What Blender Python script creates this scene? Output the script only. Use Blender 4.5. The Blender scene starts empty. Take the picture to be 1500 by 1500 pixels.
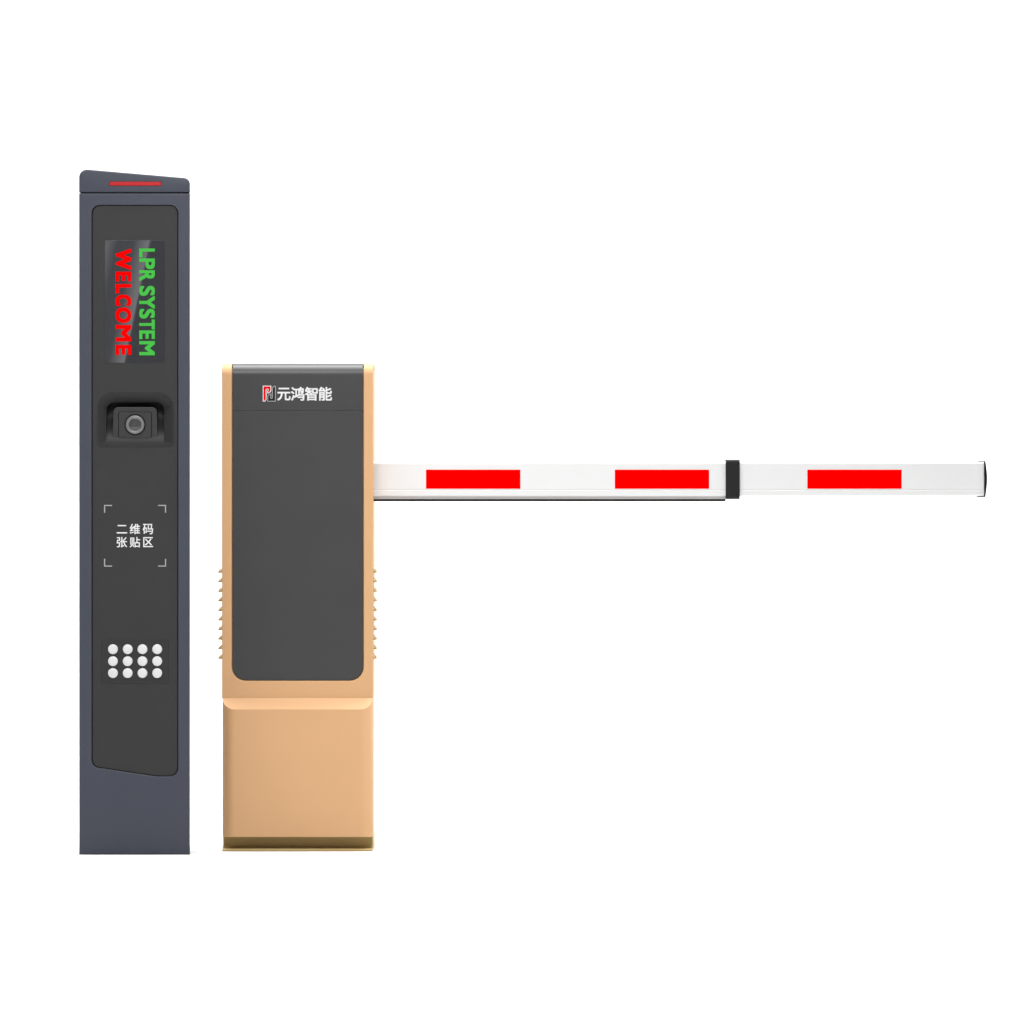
import bpy, bmesh, math, random
from mathutils import Vector, Matrix
random.seed(4)
S = bpy.context.scene
COL = S.collection
R = math.radians

# ------------------------------------------------------------------ camera, world, lamps, exposure
MM = 0.0014                      # metres for one pixel of the 1500 px photograph at the post's front
DIST = 15.0                      # long lens, far away: next to no perspective
EYE = 0.7028                     # lens height above the floor
cam_d = bpy.data.cameras.new('camera'); cam = bpy.data.objects.new('camera', cam_d); COL.objects.link(cam)
cam.location = (0, -DIST, EYE); cam.rotation_euler = (R(90), 0, 0)
cam_d.sensor_width = 36.0; cam_d.lens = 36.0*DIST/(1500*MM); cam_d.clip_start = 0.1; cam_d.clip_end = 200
S.camera = cam

W = bpy.data.worlds.new('World'); S.world = W; W.use_nodes = True
W.node_tree.nodes['Background'].inputs[0].default_value = (1, 1, 1, 1)
W.node_tree.nodes['Background'].inputs[1].default_value = 0.10

def area(name, loc, target, sx, sy, watts, colour=(1, 1, 1), roll=0.0, spread=180):
    d = bpy.data.lights.new(name, 'AREA'); d.shape = 'RECTANGLE'; d.size = sx; d.size_y = sy
    d.energy = watts; d.color = colour; d.spread = R(spread)
    o = bpy.data.objects.new(name, d); COL.objects.link(o); o.location = loc
    q = (Vector(target)-Vector(loc)).to_track_quat('-Z', 'Y')
    o.rotation_euler = (q.to_matrix().to_4x4() @ Matrix.Rotation(roll, 4, 'Z')).to_euler()
    return o
area('overhead_softbox', (0, -1.2, 4.2), (0, -1.2, 0), 13, 12, 1230, spread=80)
area('backdrop_lamp', (0, 0.6, 4.0), (0, 3.6, 1.2), 9, 0.8, 420)
area('key_softbox', (5.2, -0.7, 2.3), (-0.3, 0.2, 0.6), 2.2, 2.2, 48, (1, .985, .96))
area('front_fill', (-0.5, -3.6, 3.1), (-0.42, 0.1, 1.2), 1.4, 0.9, 11, spread=52)  # fill lamp added to brighten the upper fronts
area('screen_glare_lamp', (-1.425, -8, 1.41), (-1.425, 0, 1.41), 0.5, 1.6, 6.0, roll=R(-11.9))
# unseen lamp added for the diagonal screen glare; the ramp shapes its bands
_l = bpy.data.lights['screen_glare_lamp']; _l.use_nodes = True; _n = _l.node_tree
_g = _n.nodes.new('ShaderNodeNewGeometry'); _x = _n.nodes.new('ShaderNodeSeparateXYZ'); _r = _n.nodes.new('ShaderNodeValToRGB')
_n.links.new(_g.outputs['Parametric'], _x.inputs[0]); _n.links.new(_x.outputs[0], _r.inputs[0])
for _p, _v in ((0.0, .4), (.60, .8), (.74, .75), (.80, .14), (.90, .14), (1.0, 1.35)):
    _e = _r.color_ramp.elements.new(_p) if 0 < _p < 1 else _r.color_ramp.elements[0 if _p == 0 else -1]
    _e.color = (_v, _v, _v, 1)
_n.links.new(_r.outputs[0], _n.nodes['Emission'].inputs['Strength'])

S.view_settings.view_transform = 'Standard'; S.view_settings.look = 'None'
S.view_settings.exposure = 0; S.view_settings.gamma = 1; S.view_settings.use_curve_mapping = False
S.render.engine = 'CYCLES'
S.cycles.max_bounces = 8; S.cycles.diffuse_bounces = 5

# ------------------------------------------------------------------ helpers
def lin(r, g, b):
    f = lambda c: ((c/255+.055)/1.055)**2.4 if c > 10 else c/255/12.92
    return (f(r), f(g), f(b), 1)

def mat(name, col, rough=.5, spec=.5, metal=0, bump=0, bscale=900, emit=0, coat=0, vary=.04):
    m = bpy.data.materials.new(name); m.use_nodes = True
    nt = m.node_tree; b = nt.nodes['Principled BSDF']
    b.inputs['Base Color'].default_value = col; b.inputs['Roughness'].default_value = rough
    b.inputs['Specular IOR Level'].default_value = spec; b.inputs['Metallic'].default_value = metal
    if coat:
        b.inputs['Coat Weight'].default_value = coat; b.inputs['Coat Roughness'].default_value = .02
    tc = nt.nodes.new('ShaderNodeTexCoord')
    if vary:
        n = nt.nodes.new('ShaderNodeTexNoise'); n.inputs['Scale'].default_value = 9; n.inputs['Detail'].default_value = 6
        nt.links.new(tc.outputs['Object'], n.inputs['Vector'])
        mr = nt.nodes.new('ShaderNodeMapRange')
        mr.inputs['From Min'].default_value = .3; mr.inputs['From Max'].default_value = .7
        mr.inputs['To Min'].default_value = max(rough-.03, .02); mr.inputs['To Max'].default_value = min(rough+.03, 1)
        nt.links.new(n.outputs['Fac'], mr.inputs['Value']); nt.links.new(mr.outputs['Result'], b.inputs['Roughness'])
        mx = nt.nodes.new('ShaderNodeMix'); mx.data_type = 'RGBA'
        mx.inputs[6].default_value = tuple(c*(1-vary) for c in col[:3])+(1,)
        mx.inputs[7].default_value = tuple(min(c*(1+vary), 1) for c in col[:3])+(1,)
        nt.links.new(n.outputs['Fac'], mx.inputs[0]); nt.links.new(mx.outputs[2], b.inputs['Base Color'])
    if bump:
        n2 = nt.nodes.new('ShaderNodeTexNoise'); n2.inputs['Scale'].default_value = bscale
        bp = nt.nodes.new('ShaderNodeBump'); bp.inputs['Strength'].default_value = bump; bp.inputs['Distance'].default_value = .0004
        nt.links.new(tc.outputs['Object'], n2.inputs['Vector'])
        nt.links.new(n2.outputs['Fac'], bp.inputs['Height']); nt.links.new(bp.outputs['Normal'], b.inputs['Normal'])
    if emit:
        b.inputs['Base Color'].default_value = (.001, .001, .001, 1); b.inputs['Emission Color'].default_value = col; b.inputs['Emission Strength'].default_value = emit
    return m

M = dict(
    slate=mat('slate_paint', (.0370, .0415, .0570, 1), .45, .28, bump=.08),
    panel=mat('black_panel', (.0250, .0250, .0248, 1), .48, .20, bump=.05),
    plate=mat('black_plate', (.0215, .0215, .0215, 1), .48, .20),
    hood=mat('hood_plastic', (.0180, .0180, .0180, 1), .5, .18),
    pocket_wall=mat('pocket_plastic', (.024, .024, .024, 1), .55, .15),
    pocket=mat('black_plastic', (.024, .024, .024, 1), .55, .2, bump=.05),
    housing=mat('camera_plastic', (.0275, .0275, .0270, 1), .48, .22),
    screen=mat('screen_glass', (.028, .029, .033, 1), .012, .5, vary=0),
    lens=mat('lens_glass', (.045, .045, .045, 1), .12, .4, coat=.3, vary=0),
    ring=mat('lens_ring', (.12, .12, .12, 1), .35, .5),
    black=mat('black_rubber', (.003, .003, .003, 1), .6, .15),
    red_lens=mat('red_lens', (.40, .010, .012, 1), .35, .3),
    led_red=mat('led_red', (.95, .0, .0, 1), .5, 0, emit=1, vary=0),
    led_green=mat('led_green', (.075, .56, .075, 1), .5, 0, emit=1, vary=0),
    print_grey=mat('print_grey', (.27, .27, .27, 1), .6, .2, vary=0),
    print_white=mat('print_white', (.58, .58, .58, 1), .6, .2, vary=0),
    key_white=mat('key_white', (.51, .51, .51, 1), .45, .3),
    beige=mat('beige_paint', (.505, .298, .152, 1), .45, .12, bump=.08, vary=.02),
    base_brown=mat('brown_base', (.355, .255, .100, 1), .5, .2, bump=.08, vary=.02),  # base colour, darker and browner than the beige
    louvre=mat('bronze_metal', (.45, .305, .135, 1), .28, .5, metal=.85),
    charcoal=mat('charcoal_panel', (.0345, .0345, .0345, 1), .40, .32, bump=.04, vary=.015),
    edge_shade=mat('edge_shade_grey', (.32, .31, .305, 1), .4, .35),  # grey that stands in for shade under the arm
    boom=mat('white_aluminium', (.58, .58, .58, 1), .35, .5, vary=.012),
    stripe=mat('red_film', (.88, .0, .0, 1), .6, .0, vary=.015),
    collar=mat('collar_plastic', (.008, .008, .008, 1), .5, .2),
    logo_red=mat('logo_red', (.55, .001, .001, 1), .5, .05, vary=0),
    logo_black=mat('logo_black', (.006, .006, .006, 1), .5, .2, vary=0),
    sweep=mat('white_sweep', (.555, .555, .555, 1), .9, .1, vary=.01),
)

def PT(px, py, y):               # a point of the photograph's 1500 px grid on the upright plane at depth y
    k = MM*(DIST+y)/DIST
    return Vector(((px-750)*k, y, EYE+(750-py)*k))

def link(name, bm, m, parent, sharp=32):
    bmesh.ops.remove_doubles(bm, verts=bm.verts, dist=1e-6)
    bmesh.ops.recalc_face_normals(bm, faces=bm.faces)
    for f in bm.faces: f.smooth = True
    for e in bm.edges:
        if len(e.link_faces) == 2: e.smooth = e.calc_face_angle(0) < R(sharp)
        else: e.smooth = False
    me = bpy.data.meshes.new(name); bm.to_mesh(me); bm.free()
    for mm in (m if isinstance(m, (list, tuple)) else [m]): me.materials.append(mm)
    o = bpy.data.objects.new(name, me); COL.objects.link(o)
    wn = o.modifiers.new('normals', 'WEIGHTED_NORMAL'); wn.mode = 'FACE_AREA'; wn.weight = 50; wn.keep_sharp = True
    if parent:
        o.parent = parent; o.matrix_parent_inverse = Matrix.Identity(4)
        w = Vector(); p = parent
        while p: w += p.location; p = p.parent
        me.transform(Matrix.Translation(-w))
    return o

def empty(name, loc, label, cat):
    o = bpy.data.objects.new(name, None); COL.objects.link(o); o.location = loc
    o['label'] = label; o['category'] = cat
    return o

def rpoly(pts, rad, seg=8):
    """round the corners of a polygon; pts in px (x right, y down)"""
    out = []; n = len(pts)
    for i in range(n):
        p = Vector(pts[i]); a = Vector(pts[i-1]); b = Vector(pts[(i+1) % n])
        r = rad[i] if isinstance(rad, (list, tuple)) else rad
        if r <= 0: out.append(tuple(p)); continue
        u = (a-p).normalized(); v = (b-p).normalized()
        ang = u.angle(v); d = min(r/math.tan(ang/2), .49*(a-p).length, .49*(b-p).length); r2 = d*math.tan(ang/2)
        c = p+(u+v).normalized()*(r2/math.sin(ang/2))
        t0 = p+u*d-c; t1 = p+v*d-c
        a0 = math.atan2(t0.y, t0.x); da = math.atan2(t1.y, t1.x)-a0
        while da > math.pi: da -= 2*math.pi
        while da < -math.pi: da += 2*math.pi
        for k in range(seg+1):
            t = a0+da*k/seg; out.append((c.x+r2*math.cos(t), c.y+r2*math.sin(t)))
    return out

def rect(x0, y0, x1, y1, r=0, seg=8):
    return rpoly([(x0, y0), (x1, y0), (x1, y1), (x0, y1)], r, seg)

def inset(loop, d):
    """move a px loop inwards by d px (same number of points)"""
    n = len(loop); area2 = sum(loop[i-1][0]*loop[i][1]-loop[i][0]*loop[i-1][1] for i in range(n))
    s = 1 if area2 > 0 else -1; out = []
    for i in range(n):
        p = Vector(loop[i]); j = i-1
        while (Vector(loop[j])-p).length < 1e-5: j -= 1
        k = (i+1) % n
        while (Vector(loop[k])-p).length < 1e-5: k = (k+1) % n
        a = (p-Vector(loop[j])).normalized(); b = (Vector(loop[k])-p).normalized()
        na = Vector((-a.y, a.x))*s; nb = Vector((-b.y, b.x))*s
        m = (na+nb); m = m/max(m.length_squared/2, .35)
        out.append(tuple(p+m*d))
    return out

def V3(loop, y, ref): return [Vector((p.x, y, p.z)) for p in (PT(a, b, ref) for a, b in loop)]

def skin(bm, loops, cap0=False, cap1=False):
    vs = [[bm.verts.new(p) for p in l] for l in loops]; n = len(vs[0])
    for a, b in zip(vs, vs[1:]):
        for i in range(n):
            j = (i+1) % n; bm.faces.new((a[i], a[j], b[j], b[i]))
    if cap0: bm.faces.new(vs[0])
    if cap1: bm.faces.new(vs[-1])
    return vs

def plate(bm, loop, y0, y1, ref, bev=1.0, back=True):
    """a slab with a softened front edge: y0 front, y1 back"""
    b = bev*MM
    skin(bm, [V3(inset(loop, bev), y0, ref), V3(inset(loop, bev*.3), y0+b*.3, ref), V3(loop, y0+b, ref), V3(loop, y1, ref)], True, back)

def holed(bm, outer, inners, y, ref):
    """flat face between an outline and holes"""
    es = []
    for l in [outer]+inners:
        v = [bm.verts.new(p) for p in V3(l, y, ref)]
        es += [bm.edges.new((v[i-1], v[i])) for i in range(len(v))]
    bmesh.ops.triangle_fill(bm, use_beauty=True, use_dissolve=False, edges=es, normal=(0, -1, 0))

def box(bm, a, b):
    (x0, y0, z0), (x1, y1, z1) = a, b
    skin(bm, [[Vector(p) for p in ((x0, y0, z), (x1, y0, z), (x1, y1, z), (x0, y1, z))] for z in (z0, z1)], True, True)

def disc(bm, cx, cy, prof, ref, seg=48):
    """lathe about the y axis; prof = [(radius px, y)]"""
    loops = [V3([(cx+r*math.cos(2*math.pi*k/seg), cy+r*math.sin(2*math.pi*k/seg)) for k in range(seg)], y, ref) for r, y in prof]
    skin(bm, loops, True, True)

def glyph(ch):
    """outline of one character as points in 0..1 and faces"""
    cu = bpy.data.curves.new('writing', 'FONT'); cu.body = ch; cu.size = 1; cu.resolution_u = 6; cu.extrude = .02
    t = bpy.data.objects.new('writing', cu); COL.objects.link(t)
    bpy.context.view_layer.update()
    me = bpy.data.meshes.new_from_object(t.evaluated_get(bpy.context.evaluated_depsgraph_get()))
    bpy.data.objects.remove(t); bpy.data.curves.remove(cu)
    co = [v.co.copy() for v in me.vertices]; fs = [tuple(p.vertices) for p in me.polygons]
    bpy.data.meshes.remove(me)
    ax, bx = min(c.x for c in co), max(c.x for c in co); ay, by = min(c.y for c in co), max(c.y for c in co)
    return [((c.x-ax)/(bx-ax), (c.y-ay)/(by-ay), c.z/.02) for c in co], fs

def lettering(name, placed, ydep, m, parent, bold=0, down=False, thick=.0005):
    """placed = [(character, x0, y0, x1, y1)] px boxes; bold = widening of the strokes in px; down = reads downwards"""
    bm = bmesh.new(); g = bold/2; n = 0
    ring = [(0, 0)]
    if bold:
        st = (-1, -.5, 0, .5, 1)
        ring += [(i*g, j*g) for i in st for j in st if max(abs(i), abs(j)) == 1]
    for ch, x0, y0, x1, y1 in placed:
        co, fs = glyph(ch)
        X0, Y0_, X1, Y1 = x0+g, y0+g, x1-g, y1-g
        for sx, sy in ring:
            vs = []
            for u, w, z in co:
                if down: px = X0+(X1-X0)*w; py = Y0_+(Y1-Y0_)*u
                else: px = X0+(X1-X0)*u; py = Y1-(Y1-Y0_)*w
                p = PT(px+sx, py+sy, ydep)
                vs.append(bm.verts.new((p.x, ydep-thick*.5-z*thick*.5-n*.000008, p.z)))
            for f in fs:
                try: bm.faces.new([vs[i] for i in f])
                except ValueError: pass
            n = (n+1) % 17
    return link(name, bm, m, parent)

# ------------------------------------------------------------------ setting: one white sweep, floor into backdrop
bm = bmesh.new()
prof = [(-9.0, 0.0), (1.6, 0.0)]
for k in range(1, 17):
    a = math.pi/2*k/16; prof.append((1.6+1.6*math.sin(a), 1.6-1.6*math.cos(a)))
prof.append((3.2, 4.6))
vv = [[bm.verts.new((x, y, z)) for y, z in prof] for x in (-7.5, 7.5)]
for i in range(len(prof)-1): bm.faces.new((vv[0][i], vv[1][i], vv[1][i+1], vv[0][i+1]))
o = link('backdrop', bm, M['sweep'], None); o['kind'] = 'structure'

# ------------------------------------------------------------------ the camera post
Y0 = 0.0
post = empty('camera_post', (PT(197, 1252, 0).x, 0.09, 0), 'tall slate grey access post with a screen, camera and keypad on its black panel', 'post')
PB = 0.18                                            # depth of the post

opening = rpoly([(134.2, 300.2), (261.0, 300.2), (261.0, 1137.6), (229, 1137.6), (134.2, 1123.4)], [12, 12, 13, 60, 12], 10)
outer = rpoly([(115.8, 283.0), (278.2, 283.0), (278.2, 1252), (115.8, 1252)], 0)
bm = bmesh.new()
skin(bm, [V3(inset(outer, 2.2), Y0, 0), V3(inset(outer, .7), Y0+.0009, 0), V3(outer, Y0+.0030, 0),
          V3([(x + (3 if x < 200 else -9), y) for x, y in outer], Y0+PB-.02, 0),
          V3([(x + (12 if x < 200 else -18), y) for x, y in outer], Y0+PB, 0)], False, True)
holed(bm, inset(outer, 2.2), [inset(opening, -.5)], Y0, 0)
skin(bm, [V3(inset(opening, -.5), Y0, 0), V3(opening, Y0+.0007, 0), V3(opening, Y0+.016, 0)])
link('post_body', bm, M['slate'], post)

# head with the sloping top
bm = bmesh.new()
head = rpoly([(115.8, 247.2), (278.2, 261.2), (278.2, 281.7), (115.8, 281.7)], [11.5, 9.5, 0, 0], 10)
bm_loops = [V3(inset(head, 2.0), Y0, 0), V3(inset(head, .6), Y0+.0009, 0), V3(head, Y0+.0028, 0),
            V3([(x + (3 if x < 200 else -9), y) for x, y in head], Y0+PB-.02, 0),
            V3([(x + (12 if x < 200 else -18), y+ (4 if y < 275 else 0)) for x, y in head], Y0+PB, 0)]
skin(bm, bm_loops, False, True)
slot = rect(159.6, 265.6, 236.4, 272.4, 1.6, 6)
holed(bm, inset(head, 2.0), [slot], Y0, 0)
skin(bm, [V3(slot, Y0, 0), V3(slot, Y0+.01, 0)])
hd = link('head_cap', bm, M['slate'], post)
bm = bmesh.new(); plate(bm, inset(slot, .3), Y0+.0012, Y0+.012, 0, .6)
link('indicator_light', bm, M['red_lens'], hd)

# the dark gap filler between head and body
bm = bmesh.new(); box(bm, (PT(118.5, 0, 0).x, Y0+.004, PT(0, 285, 0).z), (PT(268, 0, 0).x, Y0+PB-.03, PT(0, 280, 0).z))
link('seal', bm, M['black'], post)

# black front panel with the camera opening
panel_l = inset(opening, 1.0); YP = Y0+.0032
hoodo = rpoly([(142.5, 574.5), (254.5, 574.5), (254.5, 655.6), (142.5, 655.6)], [22, 22, 7, 7], 10)
hoodi = rpoly([(155.3, 588.8), (240.2, 588.8), (240.2, 655.2), (155.3, 655.2)], [12, 12, 9, 9], 10)
def hood_y(px, py, dep, ytop=588, ybot=655):         # depth that runs out to nothing at the lower edge
    t = min(max((ybot-py)/(ybot-ytop), 0), 1); return dep*(t*t*(3-2*t))
bm = bmesh.new()
skin(bm, [V3(inset(panel_l, .8), YP, 0), V3(inset(panel_l, .2), YP+.0004, 0), V3(panel_l, YP+.0013, 0), V3(panel_l, Y0+.016, 0)])
holed(bm, inset(panel_l, .8), [hoodo], YP, 0)
lo = []
for k, f in ((0, 0), (.12, .02), (.5, .4), (.88, .93), (1, 1)):
    l = []
    for (a, b), (c, d) in zip(hoodo, hoodi):
        x = a+(c-a)*k; y = b+(d-b)*k; p = PT(x, y, 0); l.append(Vector((p.x, YP+f*hood_y(x, d, .015), p.z)))
    lo.append(l)
fp = link('front_panel', bm, M['panel'], post)
bm = bmesh.new(); skin(bm, lo)
link('camera_hood', bm, M['hood'], fp, 60)

# pocket of the camera: deep under the brow, its floor ramping out to the panel
def half_w(y):                                       # half width of the opening at a px row
    x = 42.45
    if y < 600.8: r = 12; x -= r-math.sqrt(max(r*r-(600.8-y)**2, 0))
    if y > 646.2: r = 9; x -= r-math.sqrt(max(r*r-(y-646.2)**2, 0))
    return x
def floor_d(y):
    t = min(max((y-606)/42, 0), 1); t = t*t*(3-2*t)
    return .046*(1-t)+.0012*t
rows = [588.8+12*(1-math.cos(math.pi/2*k/8)) for k in range(9)]+[600.8+45.4*k/26 for k in range(1, 27)]+[646.2+9*math.sin(math.pi/2*k/8) for k in range(1, 9)]
bm = bmesh.new(); gl = []
for y in rows:
    w = half_w(y); e = YP+hood_y(0, y, .015); d = max(YP+floor_d(y), e+.0002); line = []
    for u, dd in ((-1, e), (-1, d), (-.5, d), (0, d), (.5, d), (1, d), (1, e)):
        p = PT(197.75+u*w, y, 0); line.append(bm.verts.new((p.x, dd, p.z)))
    gl.append(line)
for l0, l1 in zip(gl, gl[1:]):
    for i in range(6): bm.faces.new((l0[i], l0[i+1], l1[i+1], l1[i]))
for l in (gl[0], gl[-1]):
    bm.faces.new(l)
pk = link('camera_pocket', bm, M['pocket_wall'], fp, 40)

# the camera itself
YC = YP+.0050
cm = bmesh.new()
face = rpoly([(165.6, 596), (229.4, 596), (231.2, 650), (163.8, 650)], [7.5, 7.5, 2, 2], 8)
plate(cm, face, YC, YP+.045, 0, 1.7)
camh = link('camera_housing', cm, M['housing'], post)
gap = rect(172.8, 603, 222.2, 642.2, 2.5, 5)
bm = bmesh.new()
skin(bm, [V3(inset(gap, 1.5), YC-.0016, 0), V3(inset(gap, 1.1), YC-.0012, 0), V3(inset(gap, 1.1), YC+.001, 0)], True)
link('lens_plate', bm, M['housing'], camh)
bm = bmesh.new(); skin(bm, [V3(gap, YC-.0004, 0), V3(inset(gap, 2.4), YC-.0004, 0)])
link('lens_plate_gap', bm, M['black'], camh)
bm = bmesh.new()
disc(bm, 197.6, 622, [(15.6, YC-.001), (15.6, YC-.0020), (13.9, YC-.0020), (13.9, YC-.0018)], 0)
link('lens_surround', bm, M['black'], camh)
bm = bmesh.new()
disc(bm, 197.6, 622, [(13.6, YC-.001), (13.6, YC-.0030), (12.9, YC-.0042), (11.4, YC-.0046), (10.0, YC-.0042), (9.3, YC-.0030)], 0)
link('lens_ring', bm, M['ring'], camh, 60)
bm = bmesh.new()
disc(bm, 197.6, 622, [(9.1, YC-.001), (9.1, YC-.0031), (7.5, YC-.0036), (4, YC-.0042), (1.2, YC-.0044)], 0)
link('lens', bm, M['lens'], camh, 60)
# thin grooves beside the opening
for x in (141.0, 254.6):
    bm = bmesh.new(); plate(bm, rpoly([(x-.8, 609), (x+.8, 609), (x+.8, 652.5), (x-.8, 652.5)], .7, 4), YP-.0003, YP+.001, 0, .3)
    link('trim_line', bm, M['plate'], fp)

# display
scr = rect(153.6, 352, 241.2, 531.4, .8, 3)
bm = bmesh.new(); plate(bm, scr, YP-.0006, YP+.003, 0, .15)
ds = link('display_screen', bm, M['screen'], post)
YS = YP-.0006
GREEN = (('L', 364, 377), ('P', 378.6, 394.2), ('R', 395.8, 411.4), ('S', 418.8, 433.4), ('Y', 433.8, 452.2), ('S', 452.4, 466.6), ('T', 468, 482.6), ('E', 484, 496.8), ('M', 499.6, 520.4))
lettering('green_lettering', [(c, 204.0, a, 226.8, b) for c, a, b in GREEN], YS, M['led_green'], ds, bold=1.9, down=True)
RED = (('W', 364.6, 395.0), ('E', 398, 412.2), ('L', 416, 429.6), ('C', 431.6, 448.4), ('O', 450.4, 473.0), ('M', 476, 500.2), ('E', 505.2, 520.2))
lettering('red_lettering', [(c, 169.2, a, 192.2, b) for c, a, b in RED], YS, M['led_red'], ds, bold=2.5, down=True)

# label field
for (x, y, dx, dy) in ((152.3, 739.6, 1, 1), (243.2, 739.6, -1, 1), (152.3, 830, 1, -1), (243.2, 830, -1, -1)):
    L = [(x, y), (x+11.8*dx, y), (x+11.8*dx, y+1.6*dy), (x+1.6*dx, y+1.6*dy), (x+1.6*dx, y+11.4*dy), (x, y+11.4*dy)]
    bm = bmesh.new(); skin(bm, [V3(L, YP-.0004, 0), V3(L, YP+.0005, 0)], True, True)
    link('corner_mark', bm, M['print_grey'], fp)
for row, y0, y1 in (('二维码', 767.4, 782.6), ('张贴区', 786.6, 801.8)):
    for i, ch in enumerate(row):
        x0 = 171.0+19.05*i; x1 = x0+15.2
        box_ = {'二': (x0, y0+1.6, x1, y1-1.2), '区': (x0+.8, y0+.2, x1, y1-.4)}.get(ch, (x0, y0, x1, y1))
        lettering('printed_character', [(ch,)+box_], YP, M['print_white'], fp, bold=.35, thick=.0004)

# keypad
bm = bmesh.new(); plate(bm, rect(148.4, 936, 247.0, 1001, 1.5, 4), YP-.0008, YP+.002, 0, .5)
kp = link('keypad', bm, M['plate'], post)
bm = bmesh.new()
disc(bm, 0, 0, [(7.2, YP), (7.2, YP-.0022), (6.6, YP-.0031), (5.2, YP-.0037), (3, YP-.0040), (1, YP-.0041)], 0, 32)
for v in bm.verts: v.co -= Vector((PT(0, 0, 0).x, 0, PT(0, 0, 0).z))
b0 = link('button', bm, M['key_white'], None, 50)
first = True
for yy in (951.0, 968.5, 986.0):
    for xx in (165.4, 187.0, 208.6, 230.2):
        b = b0 if first else b0.copy()
        if not first: COL.objects.link(b)
        first = False
        p = PT(xx, yy, 0); b.parent = kp; b.location = Vector((p.x, 0, p.z))-post.location

# ------------------------------------------------------------------ the barrier
YB = 0.15                                            # front of the pedestal
YU = YB+.024                                         # front of the upper housing
gate = empty('barrier_gate', (PT(436.5, 1247, YB).x, YB+.15, 0), 'beige boom barrier with charcoal door and white arm striped red', 'barrier')
DEP = .30
def bend(bm, ztop, rad, y_front, cuts=14):
    """roll a flat upright sheet over the top: everything above ztop-rad turns towards the back"""
    zc = ztop-rad; arc = rad*math.pi/2
    for c in [-.012, -.003]+[arc*k/cuts for k in range(cuts+1)]+[arc+.003, arc+.012]:
        bmesh.ops.bisect_plane(bm, geom=bm.verts[:]+bm.edges[:]+bm.faces[:], plane_co=(0, 0, zc+c), plane_no=(0, 0, 1), dist=1e-7)
    for v in bm.verts:
        t = v.co.z-zc
        if t <= 1e-9: continue
        rr = rad-(v.co.y-y_front)
        if t <= arc:
            a = t/rad; v.co.y = y_front+rad-rr*math.cos(a); v.co.z = zc+rr*math.sin(a)
        else:
            d = rr; v.co.z = zc+d; v.co.y = y_front+rad+(t-arc)
K = MM*(DIST+YU)/DIST
ztop = PT(0, 531.8, YU).z; RAD = 17*K
flat_top = ztop-RAD+RAD*math.pi/2+(DEP-.05-RAD)      # length of the sheet before bending
ytop = 750-(flat_top-EYE)/K                          # the same as a px row
# housing: a U-shaped front, rolled over the top
U = [(325, ytop), (339.6, ytop)]
U += rpoly([(339.6, ytop), (339.6, 997.0), (532.6, 997.0), (532.6, ytop)], [0, 20.5, 20.5, 0], 10)[1:-1]
U += [(532.6, ytop), (546.6, ytop), (546.6, 1023), (325, 1023)]
bm = bmesh.new()
skin(bm, [V3(inset(U, 1.5), YU, YU), V3(inset(U, .45), YU+.0006, YU), V3(U, YU+.0021, YU), V3(U, YU+.010, YU)], True, True)
bend(bm, ztop, RAD, YU)
# walls behind the sheet
xa, xb = PT(325.6, 0, YU).x, PT(545.9, 0, YU).x
side = [(YU+.0101, PT(0, 1023, YU).z), (YU+.0101, ztop-RAD)]
for k in range(1, 9):
    a = math.pi/2*k/8; r = RAD-.0101
    side.append((YU+RAD-r*math.cos(a), ztop-RAD+r*math.sin(a)))
side += [(YB+DEP-.026, ztop-.0101), (YB+DEP-.026, PT(0, 1023, YU).z)]
skin(bm, [[Vector((x, y, z)) for y, z in side] for x in (xa, xb)], True, True)
hb = link('housing', bm, M['beige'], gate)

def cover(name, loop, parent):
    bm = bmesh.new()
    skin(bm, [V3(inset(loop, .4), YU+.0008, YU), V3(inset(loop, .12), YU+.0010, YU), V3(loop, YU+.0014, YU), V3(loop, YU+.0095, YU)], True, True)
    bend(bm, ztop, RAD, YU)
    return link(name, bm, M['charcoal'], parent)
lid = cover('top_cover', [(340.6, ytop), (531.6, ytop), (531.6, 601.1), (340.6, 601.1)], gate)
door = cover('door', rpoly([(340.6, 601.4), (531.6, 601.4), (531.6, 996.0), (340.6, 996.0)], [0, 0, 19.6, 19.6], 10), gate)

# emblem and writing on the top cover
YL = YU+.0008
def lg(pts): return [(370+a/10.714, 550+b/10.714) for a, b in pts]
red_s = lg([(172, 172), (280, 172), (280, 240), (262, 262), (243, 270), (241, 250), (250, 240), (250, 212), (238, 204), (222, 204), (206, 220), (206, 372), (190, 398), (172, 398)])
blk_s = lg([(352, 176), (352, 398), (244, 398), (244, 330), (262, 308), (281, 300), (283, 320), (276, 330), (276, 352), (290, 366), (304, 366), (318, 350), (318, 198), (334, 176)])
emb = None
for pts, m1, m2, n1, d0 in ((red_s, 'print_white', 'logo_red', 'red_emblem', 0), (blk_s, 'print_grey', 'logo_black', 'black_emblem', .00012)):
    bm = bmesh.new(); ol = inset(pts, -1.15)
    skin(bm, [V3(ol, YL-.0004-d0, YU), V3(ol, YL+.0004, YU)], True, True); nf = len(bm.faces)
    skin(bm, [V3(pts, YL-.0008-d0, YU), V3(pts, YL-.0002, YU)], True, True)
    bm.faces.ensure_lookup_table()
    for f in bm.faces[nf:]: f.material_index = 1
    link(n1, bm, [M[m1], M[m2]], lid)
ZH = (('元', 406.2, 568.0, 425.6, 586.6), ('鸿', 426.4, 566.8, 446.0, 586.9), ('智', 446.8, 566.8, 465.4, 586.9), ('能', 466.6, 566.8, 486.4, 586.9))
lettering('company_lettering', ZH, YL, M['print_white'], lid, bold=.8, thick=.0006)

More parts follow.
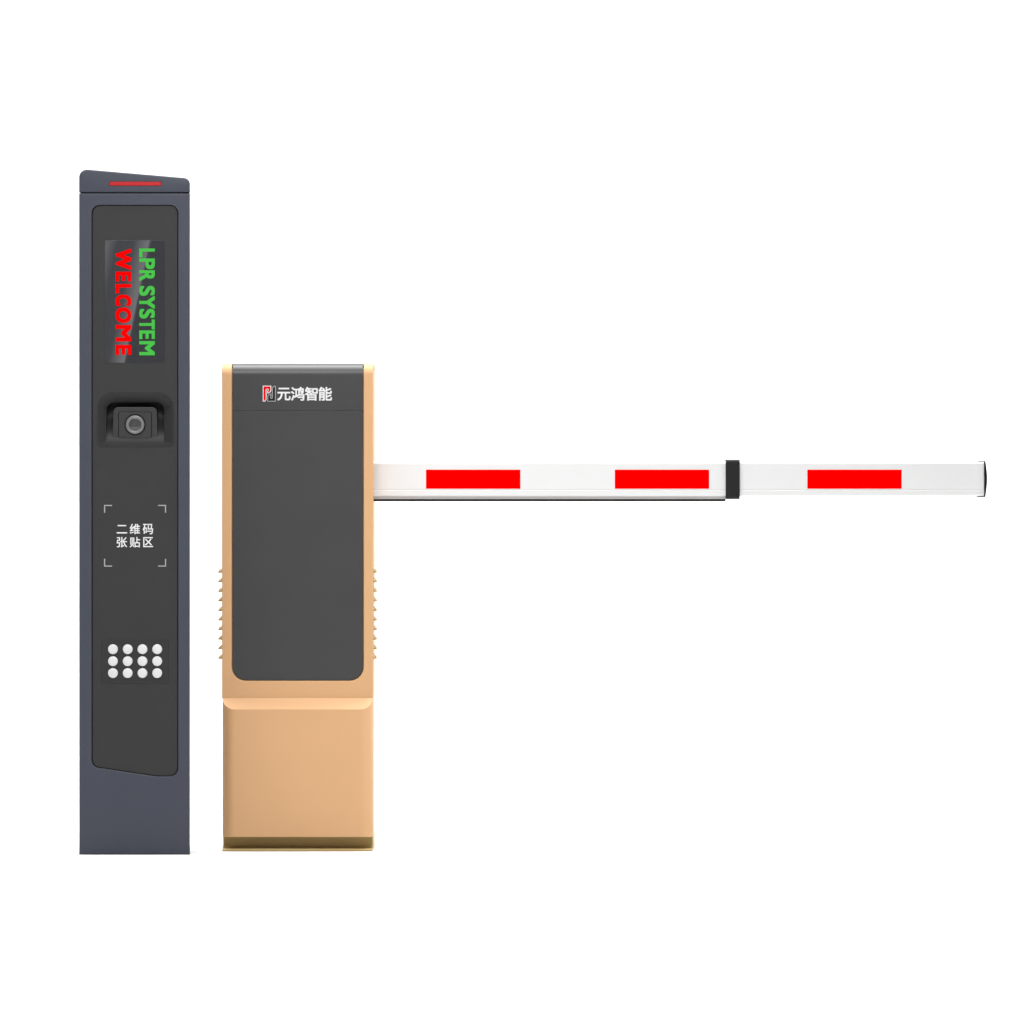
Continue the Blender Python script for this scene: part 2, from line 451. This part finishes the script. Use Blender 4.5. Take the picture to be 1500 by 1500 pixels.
# pedestal: rounded front corners, top cut at 45 degrees
bm = bmesh.new()
rc = 18.5
plan = rpoly([(325, 0), (546.4, 0), (546.4, 180), (325, 180)], [0, 0, rc, rc], 14)   # px; y towards the camera
def pedestal(yo):
    kk = MM*(DIST+YB)/DIST
    return [Vector(((x-750)*kk, YB+(180-y)*kk, 0)) for x, y in plan]
pl = pedestal(0)
ymax = max(p.y for p in pl)
pl = [Vector((p.x, p.y, 0)) if p.y < YB+.1 else Vector((p.x+(.004 if p.x < PT(436, 0, YB).x else -.003), YB+DEP, 0)) for p in pl]
zc0, zc1, zb = PT(0, 1039.2, YB).z, PT(0, 1021.6, YB).z, PT(0, 1226, YB).z
def ztopf(y): return min(zc0+(y-YB)*(zc1-zc0)/(rc*MM*1.01), zc1)
skin(bm, [[Vector((p.x, p.y, zb)) for p in pl], [Vector((p.x, p.y, ztopf(p.y))) for p in pl]], True, False)
top = [v for v in bm.verts if abs(v.co.z-ztopf(v.co.y)) < 1e-6]
sl = [v for v in top if v.co.y < YB+rc*MM*1.01+1e-5]
sl.sort(key=lambda v: v.co.x)
# sloping ledge = the curved band, then the flat behind it
bm.faces.new(sl)
bk = sorted([v for v in top if v.co.y > YB+.1], key=lambda v: -v.co.x)
bm.faces.new([sl[0], sl[-1]]+bk)
pd = link('pedestal', bm, M['beige'], gate, 28)

# base: set back under the pedestal, on a low foot
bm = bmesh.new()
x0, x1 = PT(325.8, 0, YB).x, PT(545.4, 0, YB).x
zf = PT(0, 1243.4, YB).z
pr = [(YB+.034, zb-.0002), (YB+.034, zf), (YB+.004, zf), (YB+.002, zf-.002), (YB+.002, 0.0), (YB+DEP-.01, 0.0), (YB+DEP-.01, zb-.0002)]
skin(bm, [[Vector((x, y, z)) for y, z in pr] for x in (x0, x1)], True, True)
link('base', bm, M['base_brown'], gate)

# louvred vents on both flanks
def vent(sgn):
    bm = bmesh.new()
    xe = 325.6 if sgn < 0 else 545.4
    for k in range(10):
        yb = 839.3+14.02*k; loops = []
        for dy, f in ((.018, .06), (.0215, .28), (.025, .52), (.0285, .76), (.032, 1), (.17, 1), (.19, .6), (.20, .06)):
            w, h = (7.0 if sgn < 0 else 6.6)*f, 7.4*max(f, .8 if f > .1 else .1)
            tooth = [(xe-sgn*2, yb), (xe+sgn*w, yb), (xe+sgn*w*.93, yb-h*.30), (xe+sgn*w*.72, yb-h*.58), (xe+sgn*w*.40, yb-h*.84), (xe, yb-h), (xe-sgn*2, yb-h)]
            loops.append(V3(tooth, YU+dy-.012, YU))
        skin(bm, loops, True, True)
    return link('vent_louvres', bm, M['louvre'], gate, 50)
vent(-1); vent(1)

# ------------------------------------------------------------------ the arm
YA = YU+.085                                         # front of the arm
def beam(bm, px0, px1, zt, zbm, y0, thick, r, groove=None, ref=None, end_in=0):
    """hollow-section bar along x; the section is a rounded rectangle with a shallow groove"""
    ref = ref if ref is not None else y0
    a, b = PT(0, zt, ref).z, PT(0, zbm, ref).z
    sec = rpoly([(y0, a), (y0+thick, a), (y0+thick, b), (y0, b)], r, 6)
    if groove:
        i = max(range(len(sec)), key=lambda i: (round(sec[i][0] < y0+1e-6), -sec[i][1]))
        g = []
        for gy in groove:
            zz = PT(0, gy, ref).z
            g += [(y0, zz-.0016), (y0+.0008, zz-.0006), (y0+.0008, zz+.0006), (y0, zz+.0016)]
        j = max(k for k in range(len(sec)) if abs(sec[k][0]-y0) < 1e-6 and sec[k][1] < (a+b)/2)
        sec = sec[:j+1]+g+sec[j+1:]
    xs = [PT(px0, 0, ref).x, PT(px1, 0, ref).x]
    skin(bm, [[Vector((x, y, z)) for y, z in sec] for x in xs], True, True)
bm = bmesh.new(); beam(bm, 520, 1064, 675.8, 727.6, YA, .045, .0058, groove=[717.5])
arm = link('boom_arm', bm, M['boom'], gate)
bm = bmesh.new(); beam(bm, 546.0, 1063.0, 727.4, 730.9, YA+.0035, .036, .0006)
link('edge_shade_strip', bm, M['edge_shade'], arm)  # added grey strip: shade of the arm's lower edge put into colour
bm = bmesh.new(); beam(bm, 546.5, 1062.8, 731.0, 734.3, YA+.0038, .032, .0004)
link('rubber_strip', bm, M['black'], arm)
bm = bmesh.new(); beam(bm, 1080, 1441.5, 675.9, 727.2, YA+.0015, .042, .0055, groove=[717.5])
ext = link('boom_extension', bm, M['boom'], gate)
bm = bmesh.new(); beam(bm, 1063.0, 1083.6, 673.0, 731.2, YA-.004, .054, .0055)
link('collar', bm, M['collar'], gate, 25)
def stripe(x0, x1, parent, y):
    bm = bmesh.new(); plate(bm, rect(x0, 688, x1, 716, .3, 2), y-.0004, y+.0004, y, .12)
    link('red_stripe', bm, M['stripe'], parent)
stripe(624, 762.3, arm, YA); stripe(900.6, 1038.8, arm, YA); stripe(1182.6, 1320.8, ext, YA+.0015)
# end cap: a bowed plug with lips over the bar
bm = bmesh.new()
k = MM*(DIST+YA)/DIST; zt, zl = PT(0, 675.4, YA).z, PT(0, 728.0, YA).z
nz = 14; loops = []
for yy in (YA-.0006, YA+.046):
    l = [Vector((PT(1441.6, 0, YA).x, yy, zt)), Vector((PT(1441.6, 0, YA).x, yy, zl))]
    for i in range(nz+1):
        t = i/nz; bow = 1443.4+2.6*math.sin(math.pi*t)
        l.append(Vector((PT(bow, 0, YA).x, yy, zl+(zt-zl)*t)))
    loops.append(l)
skin(bm, loops, True, True)
for za, zb2 in ((675.2, 676.4), (726.9, 728.2)):
    box(bm, (PT(1432, 0, YA).x, YA+.004, PT(0, zb2, YA).z), (PT(1442, 0, YA).x, YA+.040, PT(0, za, YA).z))
link('end_cap', bm, M['black'], ext)
